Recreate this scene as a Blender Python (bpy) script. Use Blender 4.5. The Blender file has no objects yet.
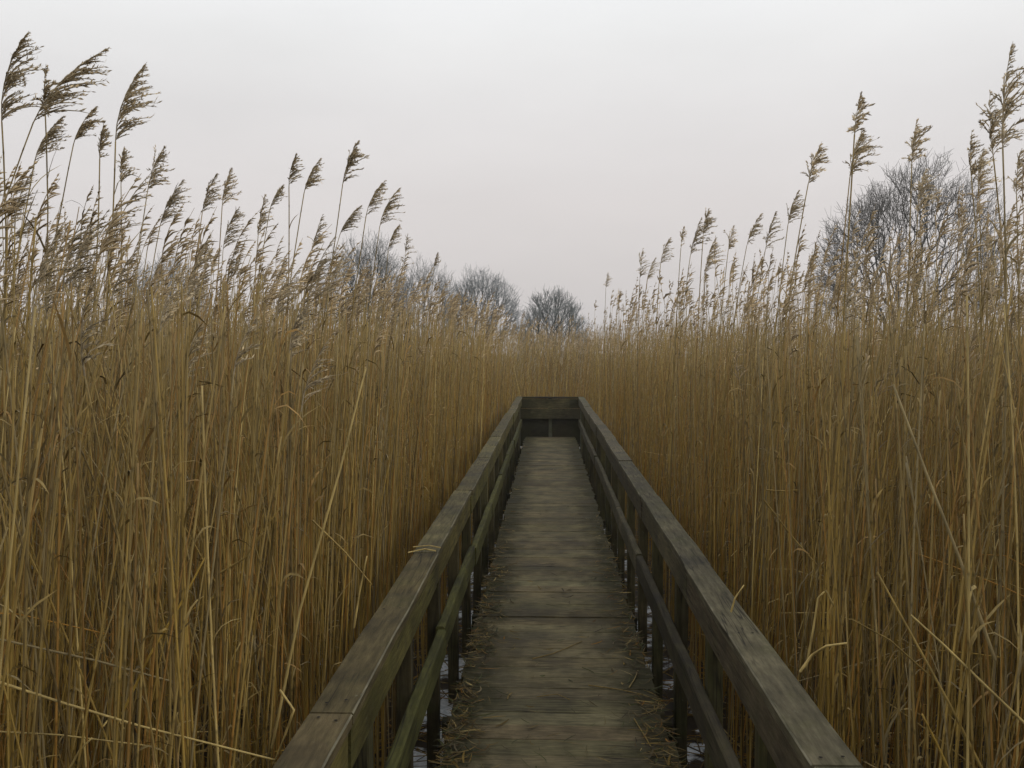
import bpy, math
import numpy as np

SC = bpy.context.scene
COL = SC.collection
rng = np.random.default_rng(7)
R = math.radians

# ------------------------------------------------------------------ scales
F = 950.0                 # focal length in pixels of the 1024 wide frame
VX, HY = 548.0, 350.0     # vanishing point of the walk, horizon
CAM = np.array([-0.047, 0.0, 1.70])
ZW = -0.45                # water level (deck top is z = 0)
YEND = 18.6               # far end of the boardwalk


YAW = math.atan((VX - 512) / F)
PITCH = -math.atan((384 - HY) / F)


def at(px, py, d):
    """world point at depth d that stands where the survey of the place put it"""
    v = np.array([px - 512.0, F, 384.0 - py])
    c, s_ = math.cos(PITCH), math.sin(PITCH)
    v = np.array([v[0], c * v[1] - s_ * v[2], s_ * v[1] + c * v[2]])
    c, s_ = math.cos(YAW), math.sin(YAW)
    v = np.array([c * v[0] - s_ * v[1], s_ * v[0] + c * v[1], v[2]])
    return CAM + v / v[1] * d


# ------------------------------------------------------------------ mesh builder
def nrm(v):
    return v / np.maximum(np.linalg.norm(v, axis=-1, keepdims=True), 1e-9)


class MB:
    def __init__(self):
        self.v, self.q, self.t, self.c, self.n = [], [], [], [], 0

    def add(self, v, c, quads=None, tris=None):
        v = np.asarray(v, float).reshape(-1, 3)
        c = np.asarray(c, float)
        if c.ndim == 1:
            c = np.broadcast_to(c, (len(v), 3))
        c = c.reshape(-1, 3)
        if quads is not None and len(quads):
            self.q.append(np.asarray(quads).reshape(-1, 4) + self.n)
        if tris is not None and len(tris):
            self.t.append(np.asarray(tris).reshape(-1, 3) + self.n)
        self.v.append(v)
        self.c.append(c)
        self.n += len(v)

    def tubes(self, P, Rad, col, sides=4, cap=True):
        """P (N,K,3), Rad (N,K), col (N,K,3) or (3,)"""
        P = np.asarray(P, float)
        N, K, _ = P.shape
        if N == 0:
            return
        Rad = np.broadcast_to(np.asarray(Rad, float), (N, K))
        T = nrm(np.gradient(P, axis=1))
        T0 = nrm(P[:, -1] - P[:, 0])
        ref = np.where(np.abs(T0[:, 2:3]) > 0.8, np.array([[1., 0, 0]]), np.array([[0, 0, 1.]]))
        U = nrm(np.cross(T, ref[:, None, :]))
        V = np.cross(T, U)
        a = np.arange(sides) * 2 * math.pi / sides + 0.4
        ca, sa = np.cos(a), np.sin(a)
        v = P[:, :, None, :] + Rad[:, :, None, None] * (U[:, :, None, :] * ca[None, None, :, None] + V[:, :, None, :] * sa[None, None, :, None])
        c = np.asarray(col, float)
        c = np.broadcast_to(c if c.ndim == 1 else c.reshape(N, -1, 1, 3), (N, K, sides, 3))
        idx = np.arange(N * K * sides).reshape(N, K, sides)
        i0, i1 = idx[:, :-1, :], idx[:, 1:, :]
        q = np.stack([i0, np.roll(i0, -1, 2), np.roll(i1, -1, 2), i1], -1)
        tri = None
        if cap and sides == 3:
            tri = idx[:, -1, :]
        if cap and sides == 4:
            q = np.concatenate([q.reshape(-1, 4), idx[:, -1, :].reshape(-1, 4)])
        if cap and sides > 4:
            e = idx[:, -1, :]
            tri = np.stack([np.stack([e[:, 0], e[:, k], e[:, k + 1]], -1) for k in range(1, sides - 1)], 1)
        self.add(v, c.reshape(-1, 3), q, tri)

    def ribbons(self, P, W, side, col):
        """flat blades: P (N,K,3), W (N,K), side (N,3) or (N,K,3)"""
        P = np.asarray(P, float)
        N, K, _ = P.shape
        if N == 0:
            return
        S = np.asarray(side, float)
        if S.ndim == 2:
            S = S[:, None, :]
        W = np.broadcast_to(np.asarray(W, float), (N, K))
        v = np.stack([P - S * W[..., None] / 2, P + S * W[..., None] / 2], 2)
        c = np.asarray(col, float)
        c = np.broadcast_to(c if c.ndim == 1 else c.reshape(N, -1, 1, 3), (N, K, 2, 3))
        idx = np.arange(N * K * 2).reshape(N, K, 2)
        q = np.stack([idx[:, :-1, 0], idx[:, :-1, 1], idx[:, 1:, 1], idx[:, 1:, 0]], -1)
        self.add(v, c.reshape(-1, 3), q)

    def box(self, x0, x1, y0, y1, z0, z1, col, ch=0.006, jit=0.0, edge=None, seg=1):
        """chamfered board (8 chamfered long edges), long axis found automatically; edge = colour of the highlight line painted on worn arrises"""
        lo, hi = np.array([x0, y0, z0], float), np.array([x1, y1, z1], float)
        size = hi - lo
        ax = int(np.argmax(size))
        o = [i for i in range(3) if i != ax]
        a0, a1, b0, b1 = lo[o[0]], hi[o[0]], lo[o[1]], hi[o[1]]
        prof = np.array([(a0 + ch, b0), (a1 - ch, b0), (a1, b0 + ch), (a1, b1 - ch), (a1 - ch, b1), (a0 + ch, b1), (a0, b1 - ch), (a0, b0 + ch)])
        K = seg + 1
        v = np.zeros((K, 8, 3))
        for k in range(K):
            v[k, :, o[0]] = prof[:, 0] + rng.normal(0, jit)
            v[k, :, o[1]] = prof[:, 1] + rng.normal(0, jit)
            v[k, :, ax] = lo[ax] + size[ax] * k / seg
        idx = np.arange(K * 8).reshape(K, 8)
        q = []
        for k in range(seg):
            for j in range(8):
                q.append([idx[k, j], idx[k, (j + 1) % 8], idx[k + 1, (j + 1) % 8], idx[k + 1, j]])
        for e in (idx[0][::-1], idx[-1]):
            q += [[e[0], e[1], e[2], e[3]], [e[0], e[3], e[4], e[7]], [e[4], e[5], e[6], e[7]]]
        c = np.tile(np.asarray(col, float), (K * 8, 1))
        self.add(v, c, q)
        if edge is not None:      # worn arris with its highlight line painted in: a hair-thin chamfer strip of paler wood, 1.5 mm proud
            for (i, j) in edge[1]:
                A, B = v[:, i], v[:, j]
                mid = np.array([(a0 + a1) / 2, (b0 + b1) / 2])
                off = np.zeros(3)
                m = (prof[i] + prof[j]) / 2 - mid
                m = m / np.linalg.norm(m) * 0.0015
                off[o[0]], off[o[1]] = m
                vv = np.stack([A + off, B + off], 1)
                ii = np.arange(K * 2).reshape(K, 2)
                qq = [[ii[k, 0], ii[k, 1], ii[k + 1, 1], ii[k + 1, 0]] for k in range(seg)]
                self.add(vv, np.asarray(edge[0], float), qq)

    def build(self, name, mat, parent=None, loc=None, flat=False):
        v = np.concatenate(self.v)
        c = np.concatenate(self.c)
        if loc is not None:
            v = v - np.asarray(loc)
        q = np.concatenate(self.q) if self.q else np.zeros((0, 4), int)
        t = np.concatenate(self.t) if self.t else np.zeros((0, 3), int)
        me = bpy.data.meshes.new(name)
        nl = q.size + t.size
        me.vertices.add(len(v))
        me.vertices.foreach_set('co', v.astype(np.float32).ravel())
        me.loops.add(nl)
        me.loops.foreach_set('vertex_index', np.concatenate([q.ravel(), t.ravel()]).astype(np.int32))
        me.polygons.add(len(q) + len(t))
        st = np.concatenate([np.arange(len(q)) * 4, q.size + np.arange(len(t)) * 3]).astype(np.int32)
        me.polygons.foreach_set('loop_start', st)
        me.polygons.foreach_set('use_smooth', np.full(len(q) + len(t), not flat, dtype=bool))
        me.update(calc_edges=True)
        at_ = me.attributes.new('Col', 'FLOAT_COLOR', 'POINT')
        at_.data.foreach_set('color', np.concatenate([c, np.ones((len(c), 1))], 1).astype(np.float32).ravel())
        me.materials.append(mat)
        ob = bpy.data.objects.new(name, me)
        COL.objects.link(ob)
        if parent is not None:
            ob.parent = parent
        elif loc is not None:
            ob.location = loc
        return ob


def tag(o, label=None, cat=None, group=None, kind=None):
    for k, val in (('label', label), ('category', cat), ('group', group), ('kind', kind)):
        if val:
            o[k] = val
    return o


def empty(name, loc):
    o = bpy.data.objects.new(name, None)
    o.empty_display_size = 0.1
    o.location = loc
    COL.objects.link(o)
    return o


# ------------------------------------------------------------------ materials
def new_mat(name):
    m = bpy.data.materials.new(name)
    m.use_nodes = True
    nt = m.node_tree
    nt.nodes.clear()
    out = nt.nodes.new('ShaderNodeOutputMaterial')
    b = nt.nodes.new('ShaderNodeBsdfPrincipled')
    nt.links.new(b.outputs[0], out.inputs[0])
    return m, nt, b


def N(nt, typ, **kw):
    n = nt.nodes.new(typ)
    for k, v in kw.items():
        setattr(n, k, v)
    return n


def mix(nt, fac, a, b, mode='MIX'):
    n = N(nt, 'ShaderNodeMix', data_type='RGBA', blend_type=mode)
    for sock, val in ((n.inputs[0], fac), (n.inputs[6], a), (n.inputs[7], b)):
        if hasattr(val, 'is_linked'):
            nt.links.new(val, sock)
        else:
            sock.default_value = (*val, 1) if isinstance(val, tuple) and len(val) == 3 else val
    return n.outputs[2]


def ramp(nt, fac, stops):
    n = N(nt, 'ShaderNodeValToRGB')
    cr = n.color_ramp
    while len(cr.elements) < len(stops):
        cr.elements.new(0.5)
    for e, (p, c) in zip(cr.elements, stops):
        e.position = p
        e.color = (*c, 1) if isinstance(c, tuple) else (c, c, c, 1)
    nt.links.new(fac, n.inputs[0])
    return n.outputs[0]


def noise(nt, vec, scale, detail=4, rough=0.55):
    n = N(nt, 'ShaderNodeTexNoise')
    n.inputs['Scale'].default_value = scale
    n.inputs['Detail'].default_value = detail
    n.inputs['Roughness'].default_value = rough
    if vec is not None:
        nt.links.new(vec, n.inputs['Vector'])
    return n.outputs['Fac']


def mapped(nt, scale):
    tc = N(nt, 'ShaderNodeTexCoord')
    g = N(nt, 'ShaderNodeNewGeometry')
    mp = N(nt, 'ShaderNodeMapping')
    mp.inputs['Scale'].default_value = scale
    nt.links.new(g.outputs['Position'], mp.inputs['Vector'])
    return mp.outputs[0]


def reed_material(name, stretch, rough=0.75, transl=0.0):
    m, nt, b = new_mat(name)
    a = N(nt, 'ShaderNodeAttribute', attribute_name='Col')
    n1 = noise(nt, mapped(nt, stretch), 1.0, 3)
    k = ramp(nt, n1, [(0.25, 0.68), (0.75, 1.25)])
    c = mix(nt, 1.0, a.outputs['Color'], k, 'MULTIPLY')
    nt.links.new(c, b.inputs['Base Color'])
    b.inputs['Roughness'].default_value = rough
    b.inputs['Specular IOR Level'].default_value = 0.25
    return m


M_STEM = reed_material('reed_stem', (60, 60, 9), 0.6)
M_LEAF = reed_material('reed_leaf', (40, 40, 40), 0.75)
M_PLUME = reed_material('reed_plume', (90, 90, 90), 0.9)
M_BARK = reed_material('bark', (7, 7, 3), 0.9)


def wood_material(name, stretch, moss=0.5, crack=None, edge=False):
    m, nt, b = new_mat(name)
    a = N(nt, 'ShaderNodeAttribute', attribute_name='Col')
    vec = mapped(nt, stretch)
    grain = noise(nt, vec, 1.0, 6, 0.65)
    k = ramp(nt, grain, [(0.30, 0.55), (0.5, 0.95), (0.70, 1.4)])
    c = mix(nt, 1.0, a.outputs['Color'], k, 'MULTIPLY')
    pos = mapped(nt, (1, 1, 1))
    blot = noise(nt, pos, 3.2, 5, 0.6)
    kb = ramp(nt, blot, [(0.32, 0.5), (0.68, 1.4)])
    c = mix(nt, 1.0, c, kb, 'MULTIPLY')
    ms = noise(nt, pos, 5.5, 6, 0.7)
    mm = ramp(nt, ms, [(0.50, 0.0), (0.68, moss)])
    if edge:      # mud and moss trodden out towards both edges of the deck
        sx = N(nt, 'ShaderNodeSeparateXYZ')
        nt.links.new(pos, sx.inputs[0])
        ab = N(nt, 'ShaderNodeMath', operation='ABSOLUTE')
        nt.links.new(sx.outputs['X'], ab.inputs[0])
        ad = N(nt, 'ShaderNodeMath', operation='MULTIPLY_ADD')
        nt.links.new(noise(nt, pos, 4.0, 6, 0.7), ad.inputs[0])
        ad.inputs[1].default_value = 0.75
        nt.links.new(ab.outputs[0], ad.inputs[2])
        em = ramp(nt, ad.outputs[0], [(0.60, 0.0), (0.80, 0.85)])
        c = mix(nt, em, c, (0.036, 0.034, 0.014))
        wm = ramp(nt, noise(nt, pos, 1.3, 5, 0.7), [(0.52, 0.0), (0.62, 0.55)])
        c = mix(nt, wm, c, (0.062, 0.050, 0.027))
    c = mix(nt, mm, c, (0.055, 0.062, 0.016))
    if crack:
        cr_ = ramp(nt, noise(nt, mapped(nt, crack), 1.0, 2, 0.5), [(0.475, 0.0), (0.497, 0.8), (0.503, 0.8), (0.525, 0.0)])
        cg = ramp(nt, noise(nt, pos, 2.1, 3, 0.5), [(0.48, 0.0), (0.58, 1.0)])
        cm = N(nt, 'ShaderNodeMath', operation='MULTIPLY')
        nt.links.new(cr_, cm.inputs[0])
        nt.links.new(cg, cm.inputs[1])
        c = mix(nt, cm.outputs[0], c, (0.012, 0.010, 0.008))
    lich = noise(nt, pos, 38, 3, 0.6)
    lm = ramp(nt, lich, [(0.70, 0.0), (0.76, 0.35)])
    c = mix(nt, lm, c, (0.2, 0.2, 0.15))
    nt.links.new(c, b.inputs['Base Color'])
    rr = ramp(nt, blot, [(0.3, 0.7), (0.7, 0.95)])
    nt.links.new(rr, b.inputs['Roughness'])
    b.inputs['Specular IOR Level'].default_value = 0.15
    bp = N(nt, 'ShaderNodeBump')
    bp.inputs['Strength'].default_value = 0.6
    bp.inputs['Distance'].default_value = 0.006
    nt.links.new(grain, bp.inputs['Height'])
    nt.links.new(bp.outputs[0], b.inputs['Normal'])
    return m


W_LONG = wood_material('weathered_rail_wood', (60, 7, 60), 0.32, crack=(28, 0.9, 28))
W_DECK = wood_material('weathered_deck_wood', (9, 70, 70), 0.12, crack=(1.1, 30, 30), edge=True)
W_POST = wood_material('weathered_post_wood', (50, 50, 5), 0.5, crack=(26, 26, 0.9))

# water with old ice
m, nt, b = new_mat('marsh_water')
pos = mapped(nt, (1, 1, 1))
ice = noise(nt, pos, 2.6, 5, 0.6)
g_ = N(nt, 'ShaderNodeSeparateXYZ')
nt.links.new(pos, g_.inputs[0])
ab = N(nt, 'ShaderNodeMath', operation='ABSOLUTE')
nt.links.new(g_.outputs['X'], ab.inputs[0])
bias = ramp(nt, ab.outputs[0], [(0.82, 0.0), (0.95, 0.16)])
th = N(nt, 'ShaderNodeMath', operation='SUBTRACT')
nt.links.new(ice, th.inputs[0])
nt.links.new(bias, th.inputs[1])
im = ramp(nt, th.outputs[0], [(0.49, 0.0), (0.54, 1.0)])
fine = noise(nt, pos, 30, 4, 0.6)
icec = ramp(nt, fine, [(0.3, (0.32, 0.36, 0.38)), (0.7, (0.7, 0.72, 0.74))])
mud = ramp(nt, noise(nt, pos, 9, 4), [(0.3, (0.010, 0.007, 0.004)), (0.7, (0.035, 0.023, 0.010))])
nt.links.new(mix(nt, im, mud, icec), b.inputs['Base Color'])
rr = ramp(nt, im, [(0.0, 0.4), (1.0, 0.55)])
nt.links.new(rr, b.inputs['Roughness'])
b.inputs['Specular IOR Level'].default_value = 0.06
M_WATER = m

m, nt, b = new_mat('meadow_ground')
pos = mapped(nt, (1, 1, 1))
g1 = noise(nt, pos, 0.12, 8, 0.65)
nt.links.new(ramp(nt, g1, [(0.3, (0.10, 0.085, 0.035)), (0.5, (0.16, 0.13, 0.055)), (0.7, (0.075, 0.085, 0.03))]), b.inputs['Base Color'])
b.inputs['Roughness'].default_value = 0.95
M_GROUND = m

# ------------------------------------------------------------------ the setting: ground, water
g = MB()
g.add([(-600, -600, -0.52), (600, -600, -0.52), (600, 600, -0.52), (-600, 600, -0.52)], (0.1, 0.1, 0.1), [[0, 1, 2, 3]])
tag(g.build('ground', M_GROUND), kind='structure')
g = MB()
g.add([(-19, -6, ZW), (19, -6, ZW), (19, 41, ZW), (-19, 41, ZW)], (0.1, 0.1, 0.1), [[0, 1, 2, 3]])
tag(g.build('water', M_WATER), kind='structure')

# ------------------------------------------------------------------ boardwalk
bw = empty('boardwalk', (0, 0, ZW))
tag(bw, 'narrow weathered wooden boardwalk with low mossy railings running straight into the reeds', 'boardwalk')


def wcol(base, s=0.16):
    return np.clip(np.array(base) * (1 + rng.normal(0, s)) * (1 + rng.normal(0, 0.02, 3)), 0.01, 1)


def bbuild(mb, name, mat, label=None):
    o = mb.build(name, mat, bw, loc=(0, 0, ZW), flat=True)
    if label:
        o['label'] = label
    return o


DECK = (0.152, 0.128, 0.070)
d = MB()
y = -1.6
i = 0
while y < YEND - 0.09:
    w = rng.uniform(0.148, 0.162)
    c = wcol(DECK, 0.09)
    if y > YEND - 0.75 and y < YEND - 0.35:
        c = np.array([0.19, 0.165, 0.085])
    h = rng.normal(0, 0.0014)
    a = rng.uniform(0.478, 0.505)
    b_ = rng.uniform(0.478, 0.505)
    for nx in (-0.385, 0.385):
        for ny in (0.3, 0.7):
            ang_ = np.arange(6) * math.pi / 3
            q0 = np.array([nx + rng.normal(0, 0.008), y + w * ny + rng.normal(0, 0.006), h + 0.0025])
            d.add(q0 + 0.0048 * np.stack([np.cos(ang_), np.sin(ang_), 0 * ang_], 1), (0.018, 0.015, 0.012), None, [[0, 1, 2], [0, 2, 3], [0, 3, 4], [0, 4, 5]])
    d.box(-a, b_, y, y + w, -0.038 + h, h, c, 0.003, 0.0008, seg=5)
    y += w + rng.choice([0.002, 0.005, 0.011], p=[0.60, 0.30, 0.10])
bbuild(d, 'deck', W_DECK)
for sx in (-1, 1):
    j = MB()
    j.box(sx * 0.38 - 0.03, sx * 0.38 + 0.03, -1.6, YEND - 0.05, -0.2, -0.043, wcol((0.06, 0.05, 0.033)), seg=20)
    bbuild(j, 'joist', W_LONG)

CAPC = {-1: (0.092, 0.077, 0.038), 1: (0.094, 0.080, 0.050)}
FASC = {-1: (0.096, 0.083, 0.026), 1: (0.074, 0.062, 0.036)}
LOWC = {-1: (0.078, 0.076, 0.024), 1: (0.07, 0.06, 0.036)}
posts_y = np.arange(-1.0, YEND - 0.3, 0.96)


def xr(sx, a, b):
    return (a, b) if sx > 0 else (-b, -a)


for sx in (-1, 1):
    # handrail caps, fascia boards and low rails in nailed lengths, joints over posts
    joints = [-1.5, 0.45, 2.37, 4.28, 6.2, 8.1, 10.05, 11.95, 13.9, 15.8, YEND] if sx < 0 else [-1.5, 0.2, 2.1, 4.06, 6.0, 7.9, 9.8, 11.8, 13.7, 15.6, YEND]
    for k in range(len(joints) - 1):
        y0, y1 = joints[k] + 0.002, joints[k + 1] - 0.003
        jx, jz = rng.normal(0, 0.004), rng.normal(0, 0.0025)
        x0, x1 = xr(sx, 0.545, 0.658)
        mbx = MB()
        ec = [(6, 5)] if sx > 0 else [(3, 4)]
        c = wcol(CAPC[sx], 0.14)
        if sx < 0 and k == 1:
            c = np.array([0.10, 0.078, 0.04])
        mbx.box(x0 + jx, x1 + jx, y0, y1, 0.744 + jz, 0.780 + jz, c, 0.004, 0.0012, edge=((0.17, 0.155, 0.105), ec), seg=8)  # pale edge colour paints the highlight line along the inner arris
        for ny in (y0 + 0.05, (y0 + y1) / 2, y1 - 0.05):
            for nx in (0.573, 0.625):
                ang_ = np.arange(6) * math.pi / 3
                q0 = np.array([sx * nx + jx + rng.normal(0, 0.003), ny + rng.normal(0, 0.012), 0.7835 + jz])
                mbx.add(q0 + 0.005 * np.stack([np.cos(ang_), np.sin(ang_), 0 * ang_], 1), (0.015, 0.013, 0.011), None, [[0, 1, 2], [0, 2, 3], [0, 3, 4], [0, 4, 5]])
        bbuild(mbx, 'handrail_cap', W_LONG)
        x0, x1 = xr(sx, 0.552, 0.588)
        mbx = MB()
        mbx.box(x0 + jx, x1 + jx, y0 + 0.01, y1 - 0.01, 0.619, 0.741, wcol(FASC[sx], 0.15), 0.005, 0.001, seg=6)
        bbuild(mbx, 'handrail_board', W_LONG)
        x0, x1 = xr(sx, 0.545, 0.5885)
        jz = rng.normal(0, 0.006)
        mbx = MB()
        mbx.box(x0 + jx, x1 + jx, y0 + 0.3, y1 + 0.29 if k < len(joints) - 2 else y1, 0.215 + jz, 0.345 + jz, wcol(LOWC[sx], 0.15), 0.008, 0.0015, seg=6)
        bbuild(mbx, 'low_rail', W_LONG)
    for py in posts_y:
        x0, x1 = xr(sx, 0.592, 0.652)
        dy = rng.normal(0, 0.025)
        mbx = MB()
        mbx.box(x0, x1, py + dy - 0.04, py + dy + 0.04, -0.95, 0.741, wcol((0.075, 0.064, 0.030), 0.2), 0.005, 0.0015, seg=5)
        bbuild(mbx, 'post', W_POST)
# cross bearers under the deck, joining the posts
for py in posts_y[::2]:
    mbx = MB()
    mbx.box(-0.59, 0.59, py + 0.045, py + 0.105, -0.30, -0.205, wcol((0.055, 0.046, 0.03)), seg=2)
    bbuild(mbx, 'bearer', W_DECK)
# closed far end; the dark lower board is added to stand for the shaded gap
for z0, z1, nm, c in ((0.555, 0.740, 'end_board', (0.088, 0.078, 0.036)), (0.35, 0.550, 'end_board', (0.085, 0.076, 0.036)), (-0.2, 0.345, 'gap_shade_board', (0.05, 0.045, 0.022))):
    mbx = MB()
    off = 0.10 if nm == 'gap_shade_board' else 0.0
    mbx.box(-0.587, 0.587, YEND + 0.01 + off, YEND + 0.045 + off, z0, z1, wcol(c, 0.08), seg=3)
    bbuild(mbx, nm, W_DECK)
mbx = MB()
mbx.box(-0.66, 0.66, YEND + 0.004, YEND + 0.11, 0.746, 0.782, (0.045, 0.038, 0.028), seg=3)
bbuild(mbx, 'end_cap', W_DECK)
for px in (-0.62, 0.0, 0.62):
    mbx = MB()
    mbx.box(px - 0.035, px + 0.035, YEND + 0.048, YEND + 0.105, -0.95, 0.744, wcol((0.10, 0.098, 0.065)), seg=3)
    bbuild(mbx, 'end_post', W_POST)

# ------------------------------------------------------------------ reeds
STRAW = np.array([0.340, 0.220, 0.042])
TAN = np.array([0.290, 0.200, 0.056])
ORANGE = np.array([0.32, 0.163, 0.027])
PALE = np.array([0.58, 0.43, 0.155])
GREY = np.array([0.265, 0.206, 0.098])
DARK = np.array([0.12, 0.077, 0.022])
PLUME = np.array([0.33, 0.27, 0.175])
KINDS = np.stack([STRAW, TAN, ORANGE, PALE, GREY, DARK])


def stem_cols(n, side=None):
    p = np.array([0.33, 0.24, 0.18, 0.035, 0.10, 0.115])
    k = rng.choice(6, n, p=p)
    c = KINDS[k] * rng.uniform(0.75, 1.2, (n, 1))
    return k, c


def stem_pts(base, H, lean, K, pw=1.7, wob=0.012, kink=None):
    """base (N,3), H (N), lean (N,2) horizontal offset of the top -> (N,K,3)"""
    n = len(base)
    s = np.linspace(0, 1, K)
    P = np.zeros((n, K, 3))
    P[:, :, 2] = base[:, None, 2] + H[:, None] * s * (1 - 0.02 * s)
    for a in (0, 1):
        P[:, :, a] = base[:, None, a] + lean[:, None, a] * s ** pw
        ph = rng.uniform(0, 6.28, (n, 1))
        fr = rng.uniform(2, 6, (n, 1))
        P[:, :, a] += wob * np.sin(ph + fr * s) * s * 1.5
    return P


def plume_geo(mb, base, axis, L, wind, nb, K=4, spik=0, width=1.0, col=PLUME, swept=0.6, fat=1.0):
    """feathery seed heads. base (N,3), axis (N,3) unit, L (N), wind (N,3) unit"""
    n = len(base)
    if n == 0:
        return
    L = np.asarray(L, float)
    ns = np.linspace(0, 1, 6)
    bend = np.asarray(swept, float).reshape(-1, 1) * np.ones((n, 1))
    ax = lambda s: base[:, None, :] + axis[:, None, :] * (L[:, None] * s)[..., None] + (wind[:, None, :] - np.array([0, 0, 0.35])) * (L[:, None] * bend * 0.35 * s ** 2)[..., None]
    cv = np.asarray(col, float)
    cv = np.broadcast_to(cv, (n, 3))
    sa = np.broadcast_to(ns, (n, 6))
    mb.tubes(ax(sa), np.linspace(0.0022, 0.0007, 6)[None, :] * np.ones((n, 1)), (cv * 0.9)[:, None, :] * np.ones((1, 6, 1)), 3, cap=False)
    # side branches
    s0 = np.sort(rng.uniform(0.0, 0.97, (n, nb)), 1)
    st = ax(s0)
    ang = rng.uniform(0, 2 * math.pi, (n, nb))
    ref = np.array([0.3, 1, 0.1])
    u = nrm(np.cross(axis, ref))
    v = np.cross(axis, u)
    rad = u[:, None, :] * np.cos(ang)[..., None] + v[:, None, :] * np.sin(ang)[..., None]
    bl = bend[:, None, :]
    d0 = nrm(axis[:, None, :] * 1.25 + rad * (0.75 - 0.35 * np.clip(bl, 0, 1)) * (1 - 0.65 * s0[..., None]) + wind[:, None, :] * 0.75 * bl + rng.normal(0, 0.16, (n, nb, 3)))
    d1 = nrm(axis[:, None, :] * 0.45 + rad * 0.45 + wind[:, None, :] * (0.35 + 1.0 * bl) - np.array([0, 0, 0.55]) + rng.normal(0, 0.28, (n, nb, 3)))
    prof = (0.22 + 0.78 * np.sin(np.clip(s0 * 2.6 + 0.45, 0, math.pi)) ** 0.8) * (1 - 0.86 * s0)
    bL = L[:, None] * 0.52 * width * prof * rng.uniform(0.4, 1.25, (n, nb))
    t = np.linspace(0, 1, K)
    P = st[:, :, None, :] + bL[:, :, None, None] * (d0[:, :, None, :] * (t - 0.45 * t ** 2)[None, None, :, None] + d1[:, :, None, :] * (0.55 * t ** 2)[None, None, :, None])
    P = P.reshape(n * nb, K, 3)
    cb = (cv[:, None, :] * rng.uniform(0.65, 1.3, (n, nb, 1))).reshape(-1, 1, 3) * np.ones((1, K, 1))
    lump = np.array([0.25, 0.9, 1.0, 0.8, 0.12]) if K == 5 else (np.array([0.3, 1.0, 0.85, 0.1]) if K == 4 else np.array([0.4, 1.0, 0.12]))
    r = lump[None, :] * (0.0033 * fat * (0.6 + 0.5 * (L / 0.3)))[:, None, None].repeat(nb, 1).reshape(-1, 1)
    if K >= 4:
        mb.tubes(P, r * (0.5 if spik else 0.8), cb, 3, cap=False)
    else:
        sd = nrm(np.cross(P[:, -1] - P[:, 0], np.array([0.15, 1, 0.2])))
        mb.ribbons(P, r * 2.2, sd, cb)
    if spik:
        # spikelets: little two-faced husks along each branch
        M = n * nb
        tt = rng.uniform(0.12, 1.0, (M, spik))
        pos = np.stack([np.stack([np.interp(tt[i], t, P[i, :, a]) for a in range(3)], -1) for i in range(M)])
        dr = nrm(P[:, -1] - P[:, 0])[:, None, :]
        dv = nrm(dr + rng.normal(0, 0.34, (M, spik, 3)))
        ln = rng.uniform(0.009, 0.021, (M, spik, 1)) * (0.7 + fat * 0.3)
        sv = nrm(np.cross(dv, rng.normal(0, 1, (M, spik, 3))))
        a0 = pos
        rel = (bL / (L[:, None] * 0.4 * width)).reshape(M, 1, 1)
        ln = ln * np.clip(0.30 + 0.75 * rel, 0.3, 1.1)
        a1 = pos + dv * ln * 0.45 + sv * ln * 0.13
        a2 = pos + dv * ln
        a3 = pos + dv * ln * 0.45 - sv * ln * 0.13
        vv = np.stack([a0, a1, a2, a3], 2)
        cc = (cb[:, :1, :] * rng.uniform(0.8, 1.9, (M, spik, 1)))[:, :, None, :] * np.ones((1, 1, 4, 1))
        mb.add(vv, cc.reshape(-1, 3), np.arange(M * spik * 4).reshape(-1, 4))


def blade_geo(mb, p0, up, out, L, W, col, K=4, droop=0.7):
    """dry leaf blades: p0 (N,3), up (N,3), out (N,3)"""
    n = len(p0)
    t = np.linspace(0, 1, K)
    dr = np.asarray(droop, float).reshape(-1, 1, 1) * np.ones((n, 1, 1))
    P = p0[:, None, :] + L[:, None, None] * (up[:, None, :] * (0.85 * t - 0.7 * dr[:, :, 0] * t ** 2)[:, :, None] + out[:, None, :] * (0.16 * t + 0.34 * t ** 2)[None, :, None])
    tw = np.linspace(0.55, 0.05, K)
    tw[0] = 0.45
    tw[1:-1] = np.maximum(tw[1:-1], 0.75 - 0.25 * t[1:-1])
    side = nrm(np.cross(out, up) + rng.normal(0, 0.5, (n, 3)))
    mb.ribbons(P, W[:, None] * tw[None, :] * 1.3, side, np.asarray(col)[:, None, :] * np.ones((1, K, 1)))


# --- scatter the bed
def scatter(area, dens, ok):
    x0, x1, y0, y1 = area
    n = int((x1 - x0) * (y1 - y0) * dens)
    # clumpy: jitter around clump centres for 60 %
    nc = max(1, n // 9)
    cx, cy = rng.uniform(x0, x1, nc), rng.uniform(y0, y1, nc)
    k = rng.integers(0, nc, int(n * 0.6))
    x = np.concatenate([cx[k] + rng.normal(0, 0.13, len(k)), rng.uniform(x0, x1, n - len(k))])
    y = np.concatenate([cy[k] + rng.normal(0, 0.13, len(k)), rng.uniform(y0, y1, n - len(k))])
    m = ok(x, y)
    return x[m], y[m]


def bed_ok(x, y):
    inside = (np.abs(x) < 0.80 + 0.05 * np.sin(y * 1.7 + x)) & (y < YEND + 0.35)
    return ~inside & (y < 40.5) & (np.abs(x) < 18.6)


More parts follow.
